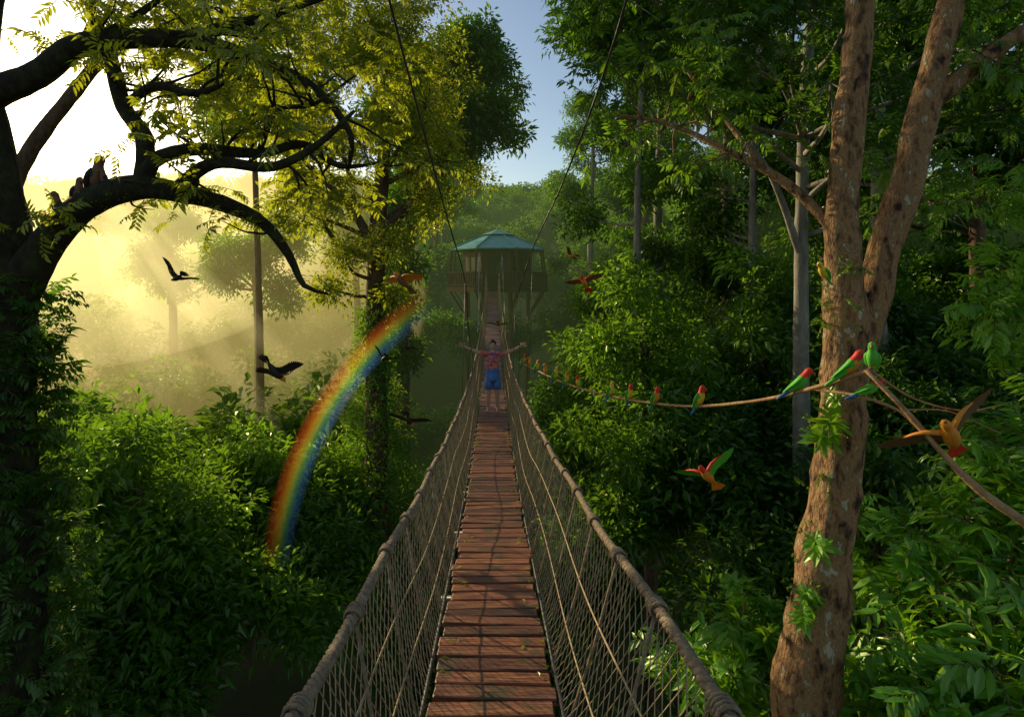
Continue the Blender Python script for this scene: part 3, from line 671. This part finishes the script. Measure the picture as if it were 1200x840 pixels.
def flying(name,loc,span,yaw,pitch,roll,lift,head,body,wing,wing2,tail,flex=.2):
    mb=MB(); m=[head,body,wing,wing2,tail,BEAK,EYE]
    q=spline([(-.2,0,.0,.012),(-.12,0,-.005,.04),(0,0,-.012,.066),(.1,0,-.004,.06),(.17,0,.012,.04),(.215,0,.02,.042),(.245,0,.02,.028),(.258,0,.018,.008)],.02); mb.tube(q[:,:3],q[:,3],14,1)
    for fi,f in enumerate(mb.F):
        c=np.mean([mb.V[i] for i in f],axis=0)
        if c[0]>.165: mb.M[fi]=0
    mb.tube([(.245,0,.02),(.275,0,.016),(.292,0,.004)],[.015,.010,.002],8,5)
    for sd in (-1,1): mb.tube([(.228,sd*.034,.028),(.229,sd*.040,.0285)],[.007,.004],8,6)
    for k in range(7):
        a=(k-3)*.13; L=.25-.012*abs(k-3); d=Vector((-math.cos(a),math.sin(a),0)); b0=Vector((-.15,.008*(k-3),.0)); sd_=Vector((d.y,-d.x,0)); zz=Vector((0,0,.003*(k%2)-.002*abs(k-3)))
        vs=[b0+zz,b0+d*L*.5+sd_*.017+zz,b0+d*L*.92+sd_*.016+zz,b0+d*L+zz,b0+d*L*.92-sd_*.016+zz,b0+d*L*.5-sd_*.017+zz]; mb.add(vs,[(0,1,2,3,4,5)],4)
    for sd in (-1,1):
        def W(x,s_,z=0):
            hgt=s_*math.sin(lift)-flex*max(0,s_-.2)**1.5; return Vector((x,sd*(s_*math.cos(lift)+.02),hgt+z))
        lead=[(.09,.0),(.125,.08),(.14,.16),(.12,.24),(.085,.33)]
        mb.tube([W(x,s_,.006) for x,s_ in lead],[.03,.026,.02,.014,.006],8,2,0,.6)
        N=20
        for k in range(N):
            t=k/(N-1)
            if t<.5: s0=.02+.36*t; x0=.105+.03*math.sin(t*6); an=-.08-.3*t; L=.19-.02*t
            else: s0=.2+.24*(t-.5); x0=.13-.08*(t-.5); an=-.25-(t-.5)*2.1; L=.2+.08*math.sin((t-.5)*3.6)
            dx,ds=-math.cos(an),-math.sin(an); e1=(x0+dx*L,s0+ds*L); px_,ps_=ds*.019,-dx*.019; z=.002*(k%3)
            vs=[W(x0,s0,z),W(x0+dx*L*.35+px_,s0+ds*L*.35+ps_,z+.004),W(x0+dx*L*.85+px_*.9,s0+ds*L*.85+ps_*.9,z),W(*e1,z),W(x0+dx*L*.85-px_*.9,s0+ds*L*.85-ps_*.9,z),W(x0+dx*L*.35-px_,s0+ds*L*.35-ps_,z+.004)]
            mb.add(vs,[(0,1,5),(1,2,4,5),(2,3,4)],3)
            L2=L*.45; vs=[W(x0+.01,s0,z+.007),W(x0+dx*L2+px_,s0+ds*L2+ps_,z+.007),W(x0+dx*L2*1.12,s0+ds*L2*1.12,z+.006),W(x0+dx*L2-px_,s0+ds*L2-ps_,z+.007)]
            mb.add(vs,[(0,1,2,3)],2)
    M=Matrix.Translation(loc)@Matrix.Rotation(yaw,4,'Z')@Matrix.Rotation(pitch,4,'Y')@Matrix.Rotation(roll,4,'X')@Matrix.Scale(span,4)
    return mb.obj(name,m,matrix=M,smooth=True)

lia=[(.17,12.4,-1.75,.014),(.9,10,-1.77,.014),(1.53,8.5,-1.72,.015),(2.1,7,-1.53,.016),(2.44,5.8,-1.22,.017),(2.63,5,-.94,.018),(2.84,4.5,-.70,.022)]
BRANCH=solid('branch_tan',[(.3,(.25,.12,.04)),(.7,(.5,.3,.13))],12,.8,.6)
ln=empty('liana_branch',(2.84,4.5,-.7)); mb=MB()
q=spline(lia,.1); LQ=q; mb.tube(q[:,:3],q[:,3],8,0,.25)
for p in ([(2.80,4.5,-.70,.018),(2.97,4.3,-.97,.024),(3.2,4.2,-1.29,.024),(3.38,4.1,-1.51,.026),(3.63,4.0,-1.71,.03),(4.4,3.9,-2.3,.035)],
          [(2.63,5.0,-.94,.012),(2.82,4.6,-.93,.014),(3.0,4.4,-1.0,.016),(3.08,4.3,-1.12,.016)],
          [(2.84,4.5,-.7,.012),(3.1,4.4,-.9,.01),(3.5,4.4,-1.0,.007),(3.8,4.4,-.95,.004)],[(2.97,4.3,-.97,.008),(3.3,4.3,-.98,.006),(3.7,4.3,-1.15,.004)]):
    q=spline(p,.08); mb.tube(q[:,:3],q[:,3],8,0,.25)
o=mb.obj('branches',[BRANCH],ln); o.matrix_parent_inverse=Matrix.Translation((-2.84,-4.5,.7))
def on_liana(y): 
    i=int(np.abs(LQ[:,1]-y).argmin()); return Vector(LQ[i][:3])+Vector((0,0,LQ[i][3]))
for (y,s,yaw,hd,ch) in [(12.1,1.0,-.6,F_RED,F_OR),(11.7,1.0,-2.4,F_OR,F_OR),(11.3,1.0,-.5,F_OR,F_YEL),(10.8,1.0,-2.4,F_OR,F_OR),(10.3,1.1,-.6,F_YEL,F_YEL),(9.9,1.0,-.9,F_OR,F_YEL),(9.5,1.0,-2.2,F_RED,F_YEL),(8.6,1.05,-.8,F_YEL,F_YEL),(8.1,1.05,-1.2,F_RED,F_YEL),(7.5,1.05,-.9,F_RED,F_OR),(6.65,1.15,-.9,F_RED,F_YEL)]:
    perched('parrot',on_liana(y),s,yaw,hd,F_GREEN,ch,F_GREEN,F_BL)
perched('parrot',on_liana(5.15),1.15,-.4,F_RED,F_GREEN,F_GREEN,F_GREEN,F_BL,.35)
perched('parrot',on_liana(4.72),1.15,-.5,F_RED,F_GREEN,F_OR,F_GREEN,F_GREEN,.3)
perched('parrot',(2.85,4.5,-.68),1.0,-2.2,F_GREEN,F_GREEN,F_GREEN,F_GREEN,F_BL)
perched('parrot',(2.84,4.58,-.915),.9,-.3,F_RED,F_GREEN,F_GREEN,F_GREEN,F_BL,.6)
perched('parrot',(2.76,5.02,.03),.8,-2.6,F_YEL,F_GREEN,F_YEL,F_GREEN,F_GREEN,.4)
for (x,y,z,s,yaw) in [(-5.0,6.85,1.12,1.9,-.4),(-5.48,6.88,.78,1.5,-2.6),(-5.2,6.82,.98,1.3,-.5),(-4.85,6.78,1.14,1.0,-2.5),(-3.8,6.85,1.13,.8,-.6)]:
    perched('perched_bird',(x,y,z),s,yaw,F_BR,F_DK,F_BR,F_DK,F_DK)
rad=math.radians
flying('flying_parrot',(3.24,4.2,-1.15),.85,rad(225),-.65,.75,.45,F_OR,F_OR,F_OR,F_BR,F_RED)
flying('flying_parrot',(2.28,6.6,-2.26),.78,rad(215),-.7,.7,.6,F_RED,F_OR,F_RED,F_GREEN,F_OR)
flying('flying_parrot',(1.15,9,-.02),.6,rad(235),-.7,.3,.35,F_RED,F_OR,F_RED,F_BR,F_RED)
flying('flying_parrot',(1.15,11,.5),.45,rad(150),0,.5,.3,F_RED,F_OR,F_OR,F_BR,F_RED)
flying('flying_parrot',(-.3,12,-.9),.4,rad(90),.5,0,.2,F_OR,F_BR,F_OR,F_BR,F_BR)
flying('flying_parrot',(-1.42,7.4,0.0),.68,rad(225),-.7,.1,.2,F_OR,F_BR,F_OR,F_OR,F_BR)
for (x,y,z,sp_,yw,pt,rl,lf) in [(-3.0,7.2,-1.13,.75,50,.9,-.3,.25),(-4.0,6.8,.05,.5,150,.3,.6,.6),(-1.27,7,-1.7,.5,80,.8,.1,.2),(-1.8,8,-1.08,.42,120,.5,.6,.6),(-1.75,9.5,-1.1,.42,60,.4,.6,.7)]:
    flying('flying_bird',(x,y,z),sp_,rad(yw),pt,rl,lf,F_OR,F_DK,F_BR,F_DK,F_DK)

# ------------------------------------------------------------------ rainbow in the mist
m,nt,nd,lk=newmat('rainbow_light')
at=nd.new('ShaderNodeAttribute'); at.attribute_name='band'; sx=nd.new('ShaderNodeSeparateXYZ'); lk.new(at.outputs['Vector'],sx.inputs[0])
r=ramp(nd,[(0,(0,0,0)),(.22,(.5,.06,.01)),(.38,(.75,.32,.02)),(.5,(.5,.5,.05)),(.62,(.12,.34,.1)),(.78,(.03,.09,.24)),(1,(0,0,0))]); lk.new(sx.outputs[0],r.inputs[0])
mul=nd.new('ShaderNodeMath'); mul.operation='MULTIPLY'; mul.inputs[1].default_value=.42; lk.new(sx.outputs[1],mul.inputs[0])
em=nd.new('ShaderNodeEmission'); lk.new(r.outputs[0],em.inputs[0]); lk.new(mul.outputs[0],em.inputs[1])
tp=nd.new('ShaderNodeBsdfTransparent'); ad=nd.new('ShaderNodeAddShader'); lk.new(em.outputs[0],ad.inputs[0]); lk.new(tp.outputs[0],ad.inputs[1])
o=nd.new('ShaderNodeOutputMaterial'); lk.new(ad.outputs[0],o.inputs[0])
yb=9.0; cxr,czr,Rr=1.9,-4.95,5.9
vs=[];fs=[];bd=[]; NA,NB=40,12
for i in range(NA+1):
    a=math.radians(180-lerp(4,56,i/NA)); tt=i/NA; fade=min(1,tt/.5)*min(1,(1-tt)/.3)
    for j in range(NB+1):
        R=Rr-j/NB*.5; vs.append((cxr+R*math.cos(a),yb,czr+R*math.sin(a))); bd.append((j/NB,fade,0))
fs=[(i*(NB+1)+j,i*(NB+1)+j+1,(i+1)*(NB+1)+j+1,(i+1)*(NB+1)+j) for i in range(NA) for j in range(NB)]
me=bpy.data.meshes.new('rainbow'); me.from_pydata(vs,[],fs); a=me.attributes.new('band','FLOAT_VECTOR','POINT'); a.data.foreach_set('vector',np.array(bd).ravel()); me.materials.append(m)
o=bpy.data.objects.new('rainbow',me); scene.collection.objects.link(o)

# ------------------------------------------------------------------ emissive volumes in place of sun-scattered mist, shafts and glare
def glowmat(name,sig,col,e):  # self-glowing volume; its emission stands in for scattered sunlight
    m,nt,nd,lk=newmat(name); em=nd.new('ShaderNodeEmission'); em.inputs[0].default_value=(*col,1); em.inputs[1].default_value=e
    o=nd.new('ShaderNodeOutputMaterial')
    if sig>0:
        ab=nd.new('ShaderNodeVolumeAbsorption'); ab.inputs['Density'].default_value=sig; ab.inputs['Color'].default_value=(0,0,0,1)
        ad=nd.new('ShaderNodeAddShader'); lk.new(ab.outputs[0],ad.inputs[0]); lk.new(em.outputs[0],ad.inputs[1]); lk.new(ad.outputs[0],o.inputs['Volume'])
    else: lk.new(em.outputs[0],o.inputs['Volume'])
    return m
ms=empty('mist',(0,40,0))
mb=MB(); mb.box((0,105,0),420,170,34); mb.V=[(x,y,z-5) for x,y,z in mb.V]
o=mb.obj('glowing_haze',[glowmat('haze_emission',.0008,(.34,.46,.17),.0021)],smooth=False); o.parent=ms; o.matrix_parent_inverse=Matrix.Translation((0,-40,0))  # aerial haze put in as a faintly glowing box
def ellipsoid(c,r,mat,name):
    mb=MB(); n,k=40,24; vs=[]
    for i in range(k+1):
        th=math.pi*i/k
        for j in range(n):
            a=2*math.pi*j/n; vs.append((c[0]+r[0]*math.sin(th)*math.cos(a),c[1]+r[1]*math.sin(th)*math.sin(a),c[2]+r[2]*math.cos(th)))
    mb.add(vs,[(i*n+j,(i+1)*n+j,(i+1)*n+(j+1)%n,i*n+(j+1)%n) for i in range(k) for j in range(n)])
    o=mb.obj(name,[mat]); o.parent=ms; o.matrix_parent_inverse=Matrix.Translation((0,-40,0))
ellipsoid((-30,35,-1),(24.5,26,16),glowmat('emissive_gold_mist',.0006,(1,.73,.22),.0125),'glowing_mist_bank')  # golden sunlight put into the mist's own emission
ellipsoid((-32,38,5),(21,17,11),glowmat('emissive_bright_mist',.0006,(1,.78,.33),.022),'emissive_bright_mist')  # brighter core, also lit only by its own emission
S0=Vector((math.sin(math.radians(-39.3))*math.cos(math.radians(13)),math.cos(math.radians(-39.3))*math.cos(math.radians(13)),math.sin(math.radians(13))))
c=S0*420; ellipsoid(tuple(c),(13,13,13),glowmat('sun_glow',0,(1,.85,.5),.35),'sun_glow')  # glowing sphere added for the glare around the sun
c=S0*420; ellipsoid(tuple(c),(42,42,42),glowmat('sun_halo',0,(1,.75,.35),.008),'sun_halo')  # wider, fainter glowing sphere added as the halo
for (x,y,z,r,e_) in [(-8.6,16,-1.0,.5,.028),(-10.5,18,-2.6,.7,.022),(-9.6,15,.4,.35,.028),(-6.8,17,-2.4,.45,.026),(-12.5,20,-3.5,.8,.018),(-8.4,19,-4.4,.55,.022)]:  # light shafts modelled as tapered glowing tubes
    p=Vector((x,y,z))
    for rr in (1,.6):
        mb=MB(); mb.tube([p-S0*3,p-S0*1,p+S0*3,p+S0*14,p+S0*30],[r*.05,r*.7*rr,r*1.1*rr,r*.9*rr,r*.5*rr],16); o=mb.obj('emissive_sunbeam',[glowmat('sunbeam_emission',0,(1,.78,.35),e_)]); o.parent=ms; o.matrix_parent_inverse=Matrix.Translation((0,-40,0))

# ------------------------------------------------------------------ light
az=math.radians(-46); el=math.radians(17)
sd=Vector((math.sin(az)*math.cos(el),math.cos(az)*math.cos(el),math.sin(el)))
L=bpy.data.lights.new('sun','SUN'); L.energy=5; L.angle=math.radians(.5); L.color=(1,.83,.52)
lo=bpy.data.objects.new('sun',L); scene.collection.objects.link(lo); lo.rotation_euler=sd.to_track_quat('Z','Y').to_euler()
w=bpy.data.worlds.new('World'); scene.world=w; w.use_nodes=True; nt=w.node_tree; nt.nodes.clear()
st=nt.nodes.new('ShaderNodeTexSky'); st.sky_type='NISHITA'; st.sun_disc=False; st.sun_elevation=el; st.sun_rotation=az; st.air_density=1.0; st.dust_density=1.0
bg=nt.nodes.new('ShaderNodeBackground'); bg.inputs[1].default_value=.14; ou=nt.nodes.new('ShaderNodeOutputWorld')
nt.links.new(st.outputs[0],bg.inputs[0]); nt.links.new(bg.outputs[0],ou.inputs[0])
cam=bpy.data.cameras.new('camera'); cam.lens=20; cam.sensor_width=36; cam.shift_y=-.075; cam.clip_end=3000; cam.clip_start=.05
co=bpy.data.objects.new('camera',cam); scene.collection.objects.link(co); co.location=(0,0,0); co.rotation_euler=(math.radians(90),0,0); scene.camera=co
scene.view_settings.view_transform='Standard'; scene.view_settings.look='None'
